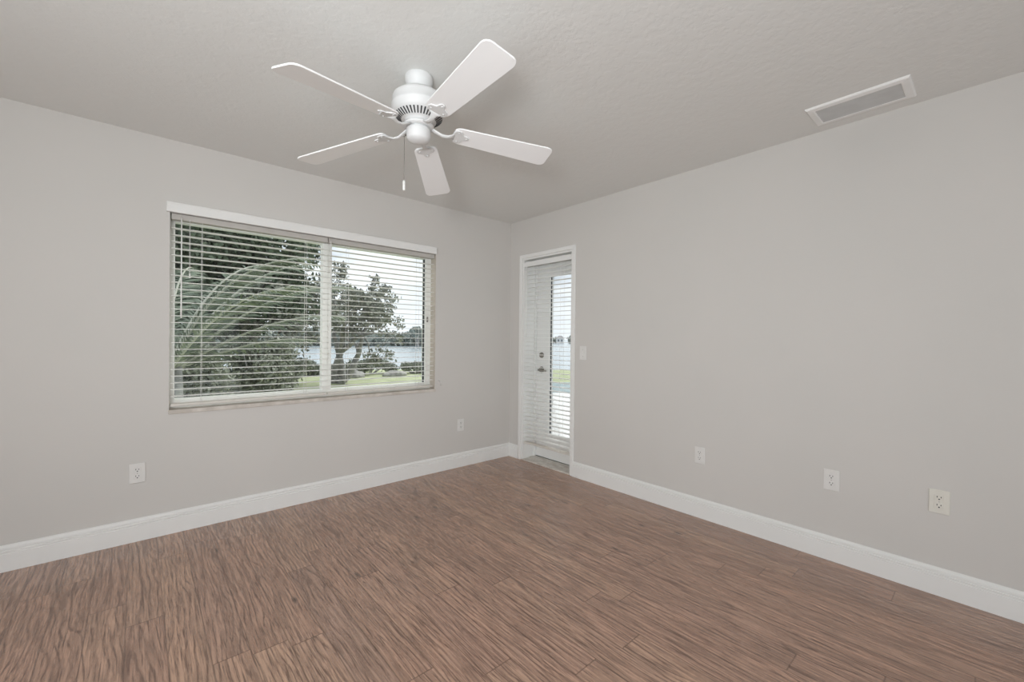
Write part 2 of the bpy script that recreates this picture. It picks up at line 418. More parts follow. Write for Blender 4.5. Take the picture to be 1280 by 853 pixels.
bm = B(); box(bm, -1.796, WX1 - 0.055, 0.108, 0.112, WZ0 + 0.045, WZ1 - 0.045); wobj('pane', bm, m_glass)
# lining of the reveal
bm = B(); box(bm, WX1 - 0.002, WX1 + 0.0, 0.0, FY0, WZ0, WZ1)
o = wobj('jamb_lining', bm, m_jamb)
bm = B(); box(bm, WX0 - 0.004, WX1 + 0.004, -0.012, FY0, WZ0 - 0.024, WZ0 + 0.002, 0.003)
wobj('window_sill', bm, m_sill)

# ------------------------------------------------------------------ horizontal blinds
def blind_slats(bm, axis, a, b_, d0, d1, zs, tilt=0.0, camber=0.0015):
    """curved thin slats. axis 'x': run along x, depth along y"""
    for z in zs:
        n = 4; th = 0.0028
        top, bot = [], []
        for k in range(n + 1):
            t = k / n; d = d0 + (d1 - d0) * t
            zz = z + camber * (1 - (2 * t - 1) ** 2) + tilt * (t - 0.5)
            for s, lst, dz in ((0, top, th / 2), (1, bot, -th / 2)): lst.append((d, zz + dz))
        loop = top + bot[::-1]
        rows = []
        for s in (a, b_):
            rows.append([bm.verts.new((s, d, zz) if axis == 'x' else (d, s, zz)) for d, zz in loop])
        m_ = len(loop)
        for i in range(m_):
            f = bm.faces.new((rows[0][i], rows[0][(i + 1) % m_], rows[1][(i + 1) % m_], rows[1][i])); f.smooth = False
        bm.faces.new(rows[0]); bm.faces.new(rows[1][::-1])
    return bm

def blind(name, label, axis, a, b_, ztop, zslat0, pitch, n, zrail, cords, wand=None, lift=None, group=None, off=0.0, tilt=0.0):
    c = (a + b_) / 2
    P = (lambda s, d, z: (s, d, z)) if axis == 'x' else (lambda s, d, z: (d, s, z))
    def bx(bm, s0, s1, d0, d1, z0, z1, bev=0.0):
        if axis == 'x': box(bm, s0, s1, d0, d1, z0, z1, bev)
        else: box(bm, d0, d1, s0, s1, z0, z1, bev)
    base = Vector(P(c, 0.035, zrail))
    t = thing(name, label, 'blind', base, 0, group)
    def add(nm, bm, m):
        for v in bm.verts: v.co -= base
        return obj(nm, bm, m, t)
    bm = B(); bx(bm, a, b_, 0.012, 0.060, ztop - 0.038, ztop, 0.003); add('headrail', bm, m_head)
    bm = B(); blind_slats(bm, axis, a, b_, 0.010, 0.060, [zslat0 - pitch * k for k in range(n)], tilt); add('slats', bm, m_slat)
    bm = B(); bx(bm, a, b_, 0.011, 0.059, zrail, zrail + 0.018, 0.004); r = add('bottom_rail', bm, m_rail)
    for s in cords:
        bm = B()
        for d in (0.0085, 0.0615): tube(bm, [P(s, d, zrail + 0.01), P(s, d, ztop - 0.04)], 0.0011, 6)
        for k in range(n):
            z = zslat0 - pitch * k - 0.003
            tube(bm, [P(s, 0.0085, z), P(s, 0.0615, z)], 0.0006, 4)
        add('ladder_cord', bm, m_cord)
        bm = B(); lathe(bm, [(0, -0.004), (0.006, -0.004), (0.0075, 0.0), (0.006, 0.002), (0, 0.002)], P(s, 0.035, zrail), 12)
        o = add('cord_button', bm, m_cord)
    if wand:
        s, z0 = wand
        bm = B(); tube(bm, [P(s, 0.004, z0), P(s, 0.004, z0 + 0.06), P(s, 0.004, ztop - 0.03)], [0.0045, 0.0038, 0.0034], 8)
        tube(bm, [P(s, 0.004, ztop - 0.03), P(s, 0.012, ztop - 0.02)], 0.002, 6)
        add('tilt_wand', bm, m_slat)
    if lift:
        s, z0 = lift
        bm = B(); tube(bm, [P(s, 0.005, z0), P(s, 0.005, ztop - 0.03)], 0.0009, 5); tube(bm, [P(s + 0.004, 0.005, z0), P(s + 0.003, 0.005, ztop - 0.03)], 0.0009, 5)
        lathe(bm, [(0, 0), (0.005, 0.0), (0.0055, 0.01), (0.003, 0.028), (0, 0.03)], P(s + 0.002, 0.005, z0 - 0.025), 10)
        add('lift_cord', bm, m_cord)
    return t

NS = 26
blind('window_blind', 'white horizontal slat blind over the left pane with trees behind it', 'x', -2.790, -1.852, 1.993, 1.902, 0.0422, NS, 0.7835,
      (-2.633, -2.003), wand=(-2.740, 1.34), lift=(-2.700, 1.62), group='slat blinds in the wide window')
blind('window_blind', 'white horizontal slat blind over the right pane with lake behind it', 'x', -1.846, -0.915, 1.993, 1.902, 0.0422, NS, 0.7835,
      (-1.694, -1.070), wand=(-1.832, 0.98), lift=None, group='slat blinds in the wide window')
bm = B(); box(bm, -2.815, -0.912, -0.030, -0.001, 1.991, 2.053, 0.004)
box(bm, -2.815, -0.912, -0.033, -0.029, 2.040, 2.050, 0.0015)
tag(obj('blind_valance', bm, m_trim), 'long white valance board across the top of the wide window', 'valance')

# cord cleat on the wall beside the sill
t = thing('cord_cleat', 'small white cord hook on the wall right of the window sill', 'cord cleat', (-0.862, 0, 0.82))
bm = B(); box(bm, -0.006, 0.006, -0.004, 0, -0.02, 0.02, 0.001); obj('mounting_plate', bm, m_wall, t)
bm = B(); tube(bm, [(-0.006, -0.004, 0.018), (0.0, -0.014, 0.010), (0.014, -0.016, -0.004), (0.026, -0.014, -0.016), (0.022, -0.012, -0.026), (0.008, -0.01, -0.022)], 0.0022, 6)
obj('hook', bm, m_plate, t)

# ------------------------------------------------------------------ door_1
# casing (mitred flat frame) on the room side, lining through the wall
bm = B()
CW = 0.036
box(bm, -0.014, 0, DY0 - CW, DY0, 0, DZ1 + CW, 0.003); box(bm, -0.014, 0, DY1, DY1 + CW, 0, DZ1 + CW, 0.003)
box(bm, -0.0135, 0, DY0 - 0.001, DY1 + 0.001, DZ1, DZ1 + CW, 0.003)
struct(obj('trim_1', bm, m_trim), 'narrow white casing around the glass door', 'door casing')
door = bpy.data.objects.new('door_1', None); COL.objects.link(door)
door.location = (0.18, (DY0 + DY1) / 2, 0); struct(door, 'narrow white glazed exterior door with dark lockset', 'door')
def dobj(name, bm, m, par=None):
    for v in bm.verts: v.co -= door.location
    return obj(name, bm, m, door if par is None else par)
bm = B()
box(bm, 0.0, 0.24, DY1 - 0.018, DY1, 0, DZ1, 0.001); box(bm, 0.0, 0.24, DY0, DY0 + 0.018, 0, DZ1, 0.001); box(bm, 0.0, 0.24, DY0 + 0.018, DY1 - 0.018, DZ1 - 0.018, DZ1, 0.001)
box(bm, 0.155, 0.178, DY1 - 0.034, DY1 - 0.018, 0, DZ1 - 0.018, 0.001); box(bm, 0.155, 0.178, DY0 + 0.018, DY0 + 0.034, 0, DZ1 - 0.018, 0.001)
dobj('door_frame', bm, m_trim)
D0, D1 = DY0 + 0.022, DY1 - 0.022
ZB, ZT = 0.020, DZ1 - 0.020
GY0, GY1, GZ0, GZ1 = -0.700, -0.412, 0.270, 1.865
bm = B()
box(bm, 0.180, 0.222, D0, GY0, ZB, ZT, 0.002); box(bm, 0.180, 0.222, GY1, D1, ZB, ZT, 0.002)
box(bm, 0.180, 0.222, GY0, GY1, ZB, GZ0, 0.001); box(bm, 0.180, 0.222, GY0, GY1, GZ1, ZT, 0.001)
# raised glazing bead
for a, b_, c_, d_ in ((GY0 - 0.022, GY0, GZ0 - 0.022, GZ1 + 0.022), (GY1, GY1 + 0.022, GZ0 - 0.022, GZ1 + 0.022), (GY0, GY1, GZ0 - 0.022, GZ0), (GY0, GY1, GZ1, GZ1 + 0.022)):
    box(bm, 0.170, 0.181, a, b_, c_, d_, 0.003)
slab = dobj('door_panel', bm, m_trim)
bm = B(); box(bm, 0.199, 0.203, GY0 - 0.004, GY1 + 0.004, GZ0 - 0.004, GZ1 + 0.004); dobj('pane', bm, m_glass)
bm = B(); box(bm, 0.184, 0.196, GY1 - 0.008, GY1 - 0.001, GZ0, GZ1); box(bm, 0.184, 0.196, GY0, GY0 + 0.007, GZ0, GZ1); dobj('gasket', bm, m_dark)
bm = B(); box(bm, -0.008, 0.24, DY0 + 0.018, DY1 - 0.018, -0.001, 0.010, 0.003); box(bm, 0.10, 0.24, DY0 + 0.018, DY1 - 0.018, 0.010, 0.015, 0.001)
dobj('threshold', bm, m_sill)
bm = B(); box(bm, 0.176, 0.20, DY0 + 0.02, DY1 - 0.02, 0.0155, 0.0195); dobj('door_gap', bm, m_dark)  # dark strip filling the gap under the door
# lockset
hy = -0.297
bm = B()
def disc_x(bm, x0, x1, y, z, r, seg=24, taper=1.0):
    tube(bm, [(x0, y, z), (x1, y, z)], [r, r * taper], seg)
disc_x(bm, 0.180, 0.168, hy, 1.065, 0.030, taper=0.9)
box(bm, 0.152, 0.168, hy - 0.006, hy + 0.006, 1.045, 1.080, 0.003)
dobj('deadbolt', bm, m_brass)
bm = B()
disc_x(bm, 0.180, 0.170, hy, 0.915, 0.034, taper=0.9); disc_x(bm, 0.170, 0.135, hy, 0.915, 0.011)
tube(bm, [(0.137, hy + 0.006, 0.915), (0.134, hy - 0.02, 0.916), (0.136, hy - 0.06, 0.914), (0.140, hy - 0.10, 0.908)], [0.011, 0.0105, 0.009, 0.007], 12)
dobj('door_handle', bm, m_brass)
# its blind hangs in the reveal
blind('door_blind', 'narrow white slat blind hanging in front of the glass door', 'y', -0.832, -0.213, 2.000, 1.918, 0.0422, 41, 0.168,
      (-0.70, -0.34), wand=(-0.245, 1.25))
bm = B(); box(bm, -0.001, 0.0065, -0.834, -0.211, 1.958, 2.006, 0.002)
tag(obj('blind_valance', bm, m_trim), 'short white valance strip at the top of the door blind', 'valance')

# ------------------------------------------------------------------ outlets and switch
def rot_for(wall): return 0.0 if wall == 'l' else -PI / 2
def on_wall(name, label, cat, wall, s, z, group=None):
    # local frame: x along the wall to the right as seen, -y towards the room
    loc = (s, 0, z) if wall == 'l' else (0, s, z)
    return thing(name, label, cat, loc, rot_for(wall), group)
def outlet(label, wall, s, z, m=m_plate, wd=0.074, ht=0.116):
    t = on_wall('wall_outlet', label, 'outlet', wall, s, z, 'duplex outlets low on the walls')
    bm = B(); box(bm, -wd / 2, wd / 2, -0.0065, 0, -ht / 2, ht / 2, 0.0028); obj('cover_plate', bm, m, t)
    for sg in (1, -1):
        bm = B(); zc = sg * 0.0195
        box(bm, -0.0165, 0.0165, -0.0090, -0.0062, zc - 0.0138, zc + 0.0138, 0.0012)
        rcp = obj('receptacle', bm, m, t)
        bm = B()
        box(bm, -0.0085, -0.0055, -0.0094, -0.0088, zc + 0.0005, zc + 0.0085); box(bm, 0.0050, 0.0080, -0.0094, -0.0088, zc + 0.0005, zc + 0.0075)
        tube(bm, [(0, -0.0094, zc - 0.0065), (0, -0.0088, zc - 0.0065)], 0.0032, 12)
        obj('slots', bm, m_dark, rcp)
    bm = B(); tube(bm, [(0, -0.0078, 0), (0, -0.0062, 0)], 0.0028, 12); obj('screw', bm, m_nickel, t)
    return t
outlet('white duplex outlet on the window wall, low down left of the window', 'l', -2.942, 0.405)
outlet('small white duplex outlet on the window wall, below right of the window', 'l', -0.619, 0.400)
outlet('white duplex outlet on the right wall, nearest the glass door', 'r', -2.028, 0.432, wd=0.070, ht=0.114)
outlet('white duplex outlet on the right wall, middle of its three', 'r', -2.776, 0.452)
outlet('white duplex outlet on the right wall, farthest from the door', 'r', -3.205, 0.456, m_plate2)
t = on_wall('light_switch', 'white toggle light switch on the wall just right of the glass door', 'light switch', 'r', -0.985, 1.112)
bm = B(); box(bm, -0.037, 0.037, -0.006, 0, -0.060, 0.060, 0.0028); obj('cover_plate', bm, m_plate, t)
bm = B(); box(bm, -0.005, 0.005, -0.0075, -0.0058, -0.012, 0.012, 0.0006); box(bm, -0.0038, 0.0038, -0.016, -0.006, 0.0, 0.008, 0.001); obj('toggle', bm, m_plate, t)
for z in (0.030, -0.030):
    bm = B(); tube(bm, [(0, -0.0072, z), (0, -0.0058, z)], 0.003, 12); obj('screw', bm, m_nickel, t)

# ------------------------------------------------------------------ ceiling vent
t = thing('ceiling_vent', 'white rectangular air vent with grey louvers in the ceiling near the right wall', 'air vent', (-0.222, -2.910, H))
hx, hy2, fl = 0.118, 0.202, 0.036
bm = B()
# bevelled flange: outer lip against the ceiling, inner lip lowered
o4 = [(-hx, -hy2), (hx, -hy2), (hx, hy2), (-hx, hy2)]
def ring(bm, k, z): return [bm.verts.new((x - math.copysign(k, x), y - math.copysign(k, y), z)) for x, y in o4]
R_ = [ring(bm, 0, 0), ring(bm, 0, -0.004), ring(bm, 0.006, -0.010), ring(bm, fl - 0.004, -0.013), ring(bm, fl, -0.011), ring(bm, fl, 0.0)]
for a, b_ in zip(R_, R_[1:]):
    for k in range(4): bm.faces.new((a[k], a[(k + 1) % 4], b_[(k + 1) % 4], b_[k]))
obj('flange', bm, m_vent, t)
bm = B(); box(bm, -hx + fl, hx - fl, -hy2 + fl, hy2 - fl, -0.0015, -0.0003); obj('duct_back', bm, m_vdark, t)
bm = B()
nl = 8
for k in range(nl):
    x = -hx + fl + 0.012 + (2 * (hx - fl) - 0.016) * k / (nl - 1)
    vs = []
    for yy in (-hy2 + fl, hy2 - fl):
        vs.append([bm.verts.new(p) for p in ((x - 0.008, yy, -0.002), (x - 0.0072, yy, -0.0015), (x + 0.004, yy, -0.0105), (x + 0.0032, yy, -0.0112))])
    for i in range(4): bm.faces.new((vs[0][i], vs[0][(i + 1) % 4], vs[1][(i + 1) % 4], vs[1][i]))
    bm.faces.new(vs[0]); bm.faces.new(vs[1][::-1])
obj('louvers', bm, m_louv, t)

# ------------------------------------------------------------------ ceiling fan
FX, FYc = -1.970, -1.600
fan = thing('ceiling_fan', 'white five-blade ceiling fan with vented motor housing and pull chain', 'ceiling fan', (FX, FYc, H))
def z_(z): return z - H
bm = B(); lathe(bm, [(0, z_(2.44)), (0.060, z_(2.44)), (0.063, z_(2.436)), (0.063, z_(2.418)), (0.060, z_(2.405)), (0.052, z_(2.388)), (0.044, z_(2.378)), (0.0, z_(2.376))])
obj('canopy', bm, m_fan, fan)
bm = B(); lathe(bm, [(0, z_(2.378)), (0.020, z_(2.378)), (0.020, z_(2.352)), (0, z_(2.352))], seg=24); obj('downrod', bm, m_fan, fan)
bm = B(); lathe(bm, [(0, z_(2.366)), (0.045, z_(2.366)), (0.070, z_(2.362)), (0.100, z_(2.352)), (0.116, z_(2.338)), (0.121, z_(2.325)), (0.121, z_(2.300)), (0.124, z_(2.297)),
                     (0.124, z_(2.288)), (0.121, z_(2.284)), (0.120, z_(2.268)), (0.113, z_(2.257)), (0.072, z_(2.230)), (0.066, z_(2.228)), (0.066, z_(2.222)), (0, z_(2.222))], seg=64)
mh = obj('motor_housing', bm, m_fan, fan)
bm = B()
for k in range(40):
    a = 2 * PI * (k + 0.5) / 40
    if k % 1 == 0:
        ca, sa = math.cos(a), math.sin(a)
        p = [Vector((r * ca, r * sa, z)) for r, z in ((0.1075, z_(2.2520)), (0.080, z_(2.2335)))]
        nrm = Vector((ca * 0.546, sa * 0.546, -0.838))
        tdir = Vector((-sa, ca, 0))
        vs = []
        for q, wd in ((p[0], 0.0034), (p[1], 0.0026)):
            for s1, s2 in ((-1, -0.0006), (1, -0.0006), (1, 0.0010), (-1, 0.0010)):
                vs.append(bm.verts.new(q + tdir * wd * s1 + nrm * s2))
        for qd in ((0, 1, 2, 3), (7, 6, 5, 4), (0, 4, 5, 1), (1, 5, 6, 2), (2, 6, 7, 3), (3, 7, 4, 0)):
            bm.faces.new([vs[i] for i in qd])
obj('cooling_slots', bm, m_dark, mh)
bm = B(); lathe(bm, [(0, z_(2.223)), (0.050, z_(2.223)), (0.050, z_(2.216)), (0.068, z_(2.216)), (0.070, z_(2.212)), (0.068, z_(2.204)), (0.050, z_(2.202)), (0, z_(2.202))])
obj('flywheel', bm, m_fan, fan)
bm = B(); lathe(bm, [(0, z_(2.203)), (0.046, z_(2.203)), (0.046, z_(2.198)), (0.054, z_(2.196)), (0.0555, z_(2.190)), (0.0555, z_(2.164)), (0.053, z_(2.159)), (0.053, z_(2.155)), (0.047, z_(2.145)),
                     (0.030, z_(2.137)), (0.010, z_(2.134)), (0, z_(2.134))])
sw = obj('switch_housing', bm, m_fan, fan)

def blade_mesh(L0, L1):
    """paddle blade along +x, rounded tip and root, slightly wider to the tip"""
    bm = B(); n = 28
    def half(x):
        t = (x - L0) / (L1 - L0)
        wv = 0.056 + 0.019 * t
        r = 0.030
        if x < L0 + r: wv -= r * 0.75 * (1 - math.sqrt(max(0, 1 - ((L0 + r - x) / r) ** 2)))
        r = 0.034
        if x > L1 - r: wv -= r * 0.85 * (1 - math.sqrt(max(0, 1 - ((x - L1 + r) / r) ** 2)))
        return wv
    xs = []
    for k in range(7): xs.append(L0 + 0.030 * (1 - math.cos(PI / 2 * k / 6)))
    for k in range(1, 10): xs.append(L0 + 0.030 + (L1 - L0 - 0.064) * k / 10)
    for k in range(7): xs.append(L1 - 0.034 + 0.034 * math.sin(PI / 2 * k / 6))
    th = 0.0032
    pts = [(x, half(x)) for x in xs] + [(x, -half(x)) for x in reversed(xs)]
    rows = []
    for z, ins in ((-th, 0.0016), (-th + 0.0016, 0.0), (th - 0.0016, 0.0), (th, 0.0016)):
        rows.append([bm.verts.new((x, y - math.copysign(ins, y), z)) for x, y in pts])
    m_ = len(pts)
    for a, b_ in zip(rows, rows[1:]):
        for i in range(m_): bm.faces.new((a[i], a[(i + 1) % m_], b_[(i + 1) % m_], b_[i]))
    bm.faces.new(rows[0][::-1]); bm.faces.new(rows[-1])
    return bm
def iron_mesh():
    """curved arm from the flywheel that opens into a three-lobed plate under the blade"""
    bm = B()
    # arm: swept flat bar
    P_ = [(0.060, 0.0, 0.013, 0.006), (0.085, -0.010, 0.011, 0.006), (0.110, -0.019, 0.010, 0.006), (0.135, -0.019, 0.011, 0.0055), (0.155, -0.0115, 0.016, 0.004), (0.168, -0.0075, 0.030, 0.003)]
    rows = []
    for x, z, wy, wz in P_:
        rows.append([bm.verts.new((x, wy * math.cos(t), z + wz * math.sin(t))) for t in (2 * PI * k / 10 for k in range(10))])
    for a, b_ in zip(rows, rows[1:]):
        for i in range(10):
            f = bm.faces.new((a[i], a[(i + 1) % 10], b_[(i + 1) % 10], b_[i])); f.smooth = True
    bm.faces.new(rows[0][::-1]); bm.faces.new(rows[-1])
    # plate outline
    out_ = [(0.160, 0.026), (0.170, 0.040), (0.185, 0.045), (0.200, 0.040), (0.206, 0.028), (0.212, 0.016), (0.228, 0.013), (0.238, 0.007)]
    pts = out_ + [(x, -y) for x, y in reversed(out_)]
    r1 = [bm.verts.new((x, y, -0.0085)) for x, y in pts]; r2 = [bm.verts.new((x, y, -0.0034)) for x, y in pts]
    m_ = len(pts)
    for i in range(m_): bm.faces.new((r1[i], r1[(i + 1) % m_], r2[(i + 1) % m_], r2[i]))
    bm.faces.new(r1[::-1]); bm.faces.new(r2)
    for x, y in ((0.184, 0.030), (0.184, -0.030), (0.226, 0.0)):
        lathe(bm, [(0, -0.0115), (0.004, -0.0108), (0.0055, -0.0085), (0, -0.0085)], (x, y, 0), 12)
    return bm
# (azimuth, droop at the tip in metres below the root plane)
blades = [(-162.5, 0.072), (-93.5, -0.008), (-22.0, 0.040), (50.3, 0.085), (121.0, 0.080)]
ZH = z_(2.210)
bmsh = imsh = None
for az, dr in blades:
    slope = math.atan2(dr, 0.60)
    R = Matrix.Rotation(math.radians(az), 4, 'Z') @ Matrix.Rotation(slope, 4, 'Y')
    if bmsh is None:
        b_o = obj('blade', blade_mesh(0.165, 0.655), m_blade, fan); i_o = obj('blade_iron', iron_mesh(), m_fan, b_o)
        bmsh, imsh = b_o.data, i_o.data
    else:
        b_o = bpy.data.objects.new('blade', bmsh); COL.objects.link(b_o); b_o.parent = fan
        i_o = bpy.data.objects.new('blade_iron', imsh); COL.objects.link(i_o); i_o.parent = b_o
    b_o.matrix_local = Matrix.Translation((0, 0, ZH)) @ R @ Matrix.Rotation(math.radians(-10), 4, 'X')
# pull chain
cx, cy = -0.066 * r0.x, -0.066 * r0.y
bm = B()
for k in range(52):
    lathe(bm, [(0, -0.0016), (0.0014, -0.0008), (0.0014, 0.0008), (0, 0.0016)], (cx, cy, z_(2.165) - 0.0040 * k), 6)
tube(bm, [(cx, cy, z_(2.165)), (cx, cy, z_(1.96))], 0.0010, 5)
ch = obj('pull_chain', bm, m_brass, fan)
bm = B(); tube(bm, [(cx * 0.8, cy * 0.8, z_(2.172)), (cx * 1.03, cy * 1.03, z_(2.170)), (cx, cy, z_(2.162))], [0.0055, 0.0050, 0.003], 10); obj('chain_outlet', bm, m_brass, sw)
bm = B(); lathe(bm, [(0, 0), (0.0050, 0.0), (0.0062, 0.006), (0.0062, 0.040), (0.0045, 0.046), (0, 0.047)], (cx, cy, z_(1.913)), 14); obj('pull_handle', bm, m_plate, ch)

# ------------------------------------------------------------------ outdoors
GZ = -0.15
def poly(pts, z0, z1):
    bm = B(); a = [bm.verts.new((x, y, z1)) for x, y in pts]; b_ = [bm.verts.new((x, y, z0)) for x, y in pts]
    n = len(pts); bm.faces.new(a); bm.faces.new(b_[::-1])
    for i in range(n): bm.faces.new((a[i], b_[i], b_[(i + 1) % n], a[(i + 1) % n]))
    return bm
shore = [(60, -8), (25, 2.6), (16, 7.2), (11.2, 9.6), (7.8, 12.0), (5.4, 13.8), (1.0, 16.0), (-8, 20), (-60, 34)]
o = obj('lawn', poly([(60, -40), (60, -8)] + shore[1:] + [(-60, 0.3)] + [(-60, T + 0.0), (T, T), (T, -40)], GZ - 0.6, GZ), m_grass)
struct(o, 'short green lawn between the house and the lake', 'lawn')
bm = B(); box(bm, -900, 900, -60, 1200, -1.3, -0.62)
o = obj('lake', bm, m_water); struct(o, 'pale grey-blue lake water beyond the lawn', 'lake')
# seen through the door: pale patio, then a flat strip of blue-grey ground
o = obj('patio', poly([(T + 0.05, 0.9), (T + 0.05, -12), (16, -12), (12.5, -1.0), (5.15, 3.95), (4.2, 4.6), (2.0, 2.2)], GZ - 0.1, GZ + 0.012), m_patio)
struct(o, 'pale concrete patio outside the glass door', 'patio')
o = obj('ground_strip', poly([(4.2, 4.62), (5.15, 3.98), (12.5, -0.97), (14.6, 1.0), (7.1, 5.75), (6.0, 6.5)], GZ - 0.1, GZ + 0.010), m_strip)
struct(o, 'flat blue-grey strip of ground between patio and lawn', 'ground_strip')

def foliage(bm, rng, centers, n, leaf, droop=0.0, elong=2.2, shell=0.55):
    """scatter pointed leaves around ellipsoid clumps ((x,y,z),(rx,ry,rz))"""
    vol = [c[1][0] * c[1][1] * c[1][2] for c in centers]; tot = sum(v ** 0.67 for v in vol)
    for (c, rad), v_ in zip(centers, vol):
        for _ in range(max(8, int(n * v_ ** 0.67 / tot))):
            d = Vector((rng.gauss(0, 1), rng.gauss(0, 1), rng.gauss(0, 1))).normalized()
            k = shell + (1 - shell) * rng.random() ** 0.7
            k *= 0.85 + 0.25 * math.sin(7 * d.x + 3 * d.z + c[0]) * math.cos(5 * d.y + c[2])
            p = Vector((c[0] + d.x * rad[0] * k, c[1] + d.y * rad[1] * k, c[2] + d.z * rad[2] * k))
            a = Vector((rng.gauss(0, 1), rng.gauss(0, 1), rng.gauss(0, 1) - droop)).normalized()
            b_ = a.cross(Vector((rng.gauss(0, 1), rng.gauss(0, 1), rng.gauss(0, 1)))).normalized()
            L = leaf * rng.uniform(0.7, 1.4); wd = L / elong
            vs = [bm.verts.new(p - a * L * 0.5), bm.verts.new(p + b_ * wd * 0.5), bm.verts.new(p + a * L * 0.5), bm.verts.new(p - b_ * wd * 0.5)]
            bm.faces.new(vs)
    return bm

def fol_obj(name, bm, m, parent=None, loc=None):
    me = bpy.data.meshes.new(name); bm.to_mesh(me); bm.free(); me.materials.append(m)
    o = bpy.data.objects.new(name, me); COL.objects.link(o)
    if parent is not None: o.parent = parent
    if loc is not None: o.location = loc
    return o

def grow(bm, rng, p, d, r, L, depth, tips, spread=0.7, kink=0.35, up=0.1, nmin=2):
    n = 4; pts = [p.copy()]; q = p.copy(); dd = d.copy()
    for i in range(n):
        dd = (dd + Vector((rng.gauss(0, kink), rng.gauss(0, kink), rng.gauss(0, kink) + up)) * 0.5).normalized()
        q = q + dd * (L / n); pts.append(q.copy())
    r2 = r * 0.68
    tube(bm, pts, [r + (r2 - r) * i / n for i in range(n + 1)], 6 if depth > 1 else 4)
    if depth == 0:
        tips.append((q.copy(), dd.copy())); return
    for k in range(nmin if rng.random() < 0.6 else nmin + 1):
        nd = (dd + Vector((rng.gauss(0, spread), rng.gauss(0, spread), rng.gauss(0, spread) * 0.8))).normalized()
        grow(bm, rng, q, nd, r2 * 0.85, L * rng.uniform(0.62, 0.88), depth - 1, tips, spread, kink, up, nmin)
    if depth < 3: tips.append((q.copy(), dd.copy()))

# --- gnarled shade tree by the water (centre of the window)
def gnarled_tree(loc, label, seed, scale=1.0, leafn=5200, lean=(0.2, -0.1)):
    rng = random.Random(seed)
    t = thing('shade_tree', label, 'tree', loc)
    bm = B(); tips = []
    base = Vector((0, 0, -0.15))
    for k in range(3):
        a = 2 * PI * k / 3 + 0.4
        d = Vector((math.cos(a) * 0.55 + lean[0], math.sin(a) * 0.55 + lean[1], 0.9)).normalized()
        grow(bm, rng, base + Vector((math.cos(a) * 0.1, math.sin(a) * 0.1, 0)), d, 0.115 * scale, 1.0 * scale, 5, tips, 0.66, 0.46, 0.10)
    obj('branches', bm, m_bark, t)
    bm = B()
    cl = [((p.x, p.y, p.z), (0.20 * scale, 0.20 * scale, 0.14 * scale)) for p, d in tips]
    foliage(bm, rng, cl, leafn, 0.095, 0.2, 1.7, 0.1)
    fol_obj('foliage', bm, m_leaf_oak, t)
    return t
gnarled_tree((1.55, 9.6, GZ), 'twisted open-crowned grey tree at the lake edge behind the right pane', 5, 1.12, 6500, lean=(0.15, -0.1))
gnarled_tree((-0.6, 8.2, GZ), 'leaning forked tree behind the middle of the window', 11, 1.0, 6500, lean=(0.1, 0.0))

# --- dense dark evergreen filling the upper left of the window
rng = random.Random(3)
t = thing('evergreen_tree', 'tall dark evergreen tree filling the upper left of the window', 'tree', (-1.9, 8.2, GZ))
bm = B()
tube(bm, [(0, 0, -0.1), (0.1, 0.05, 1.2), (-0.05, 0.1, 2.6), (0.1, 0, 4.2), (0, 0, 5.6)], [0.22, 0.18, 0.15, 0.10, 0.04], 10)
tube(bm, [(0.05, 0.08, 1.6), (0.7, 0, 2.6), (1.5, 0, 3.4)], [0.10, 0.07, 0.03], 8); tube(bm, [(0, 0.08, 1.9), (-0.8, 0, 2.9), (-1.8, 0.1, 3.6)], [0.10, 0.07, 0.03], 8)
obj('trunk', bm, m_bark, t)
bm = B()
cs = []
for k in range(60):
    a = rng.uniform(0, 2 * PI); rad = rng.uniform(0.2, 2.2); z = rng.uniform(1.7, 5.6)
    cs.append(((math.cos(a) * rad - 0.1, math.sin(a) * rad * 0.7, z), (rng.uniform(0.6, 1.0), rng.uniform(0.5, 0.8), rng.uniform(0.4, 0.7))))
foliage(bm, rng, cs, 60000, 0.13, 0.4, 2.0, 0.35)
fol_obj('foliage', bm, m_leaf_dark, t)
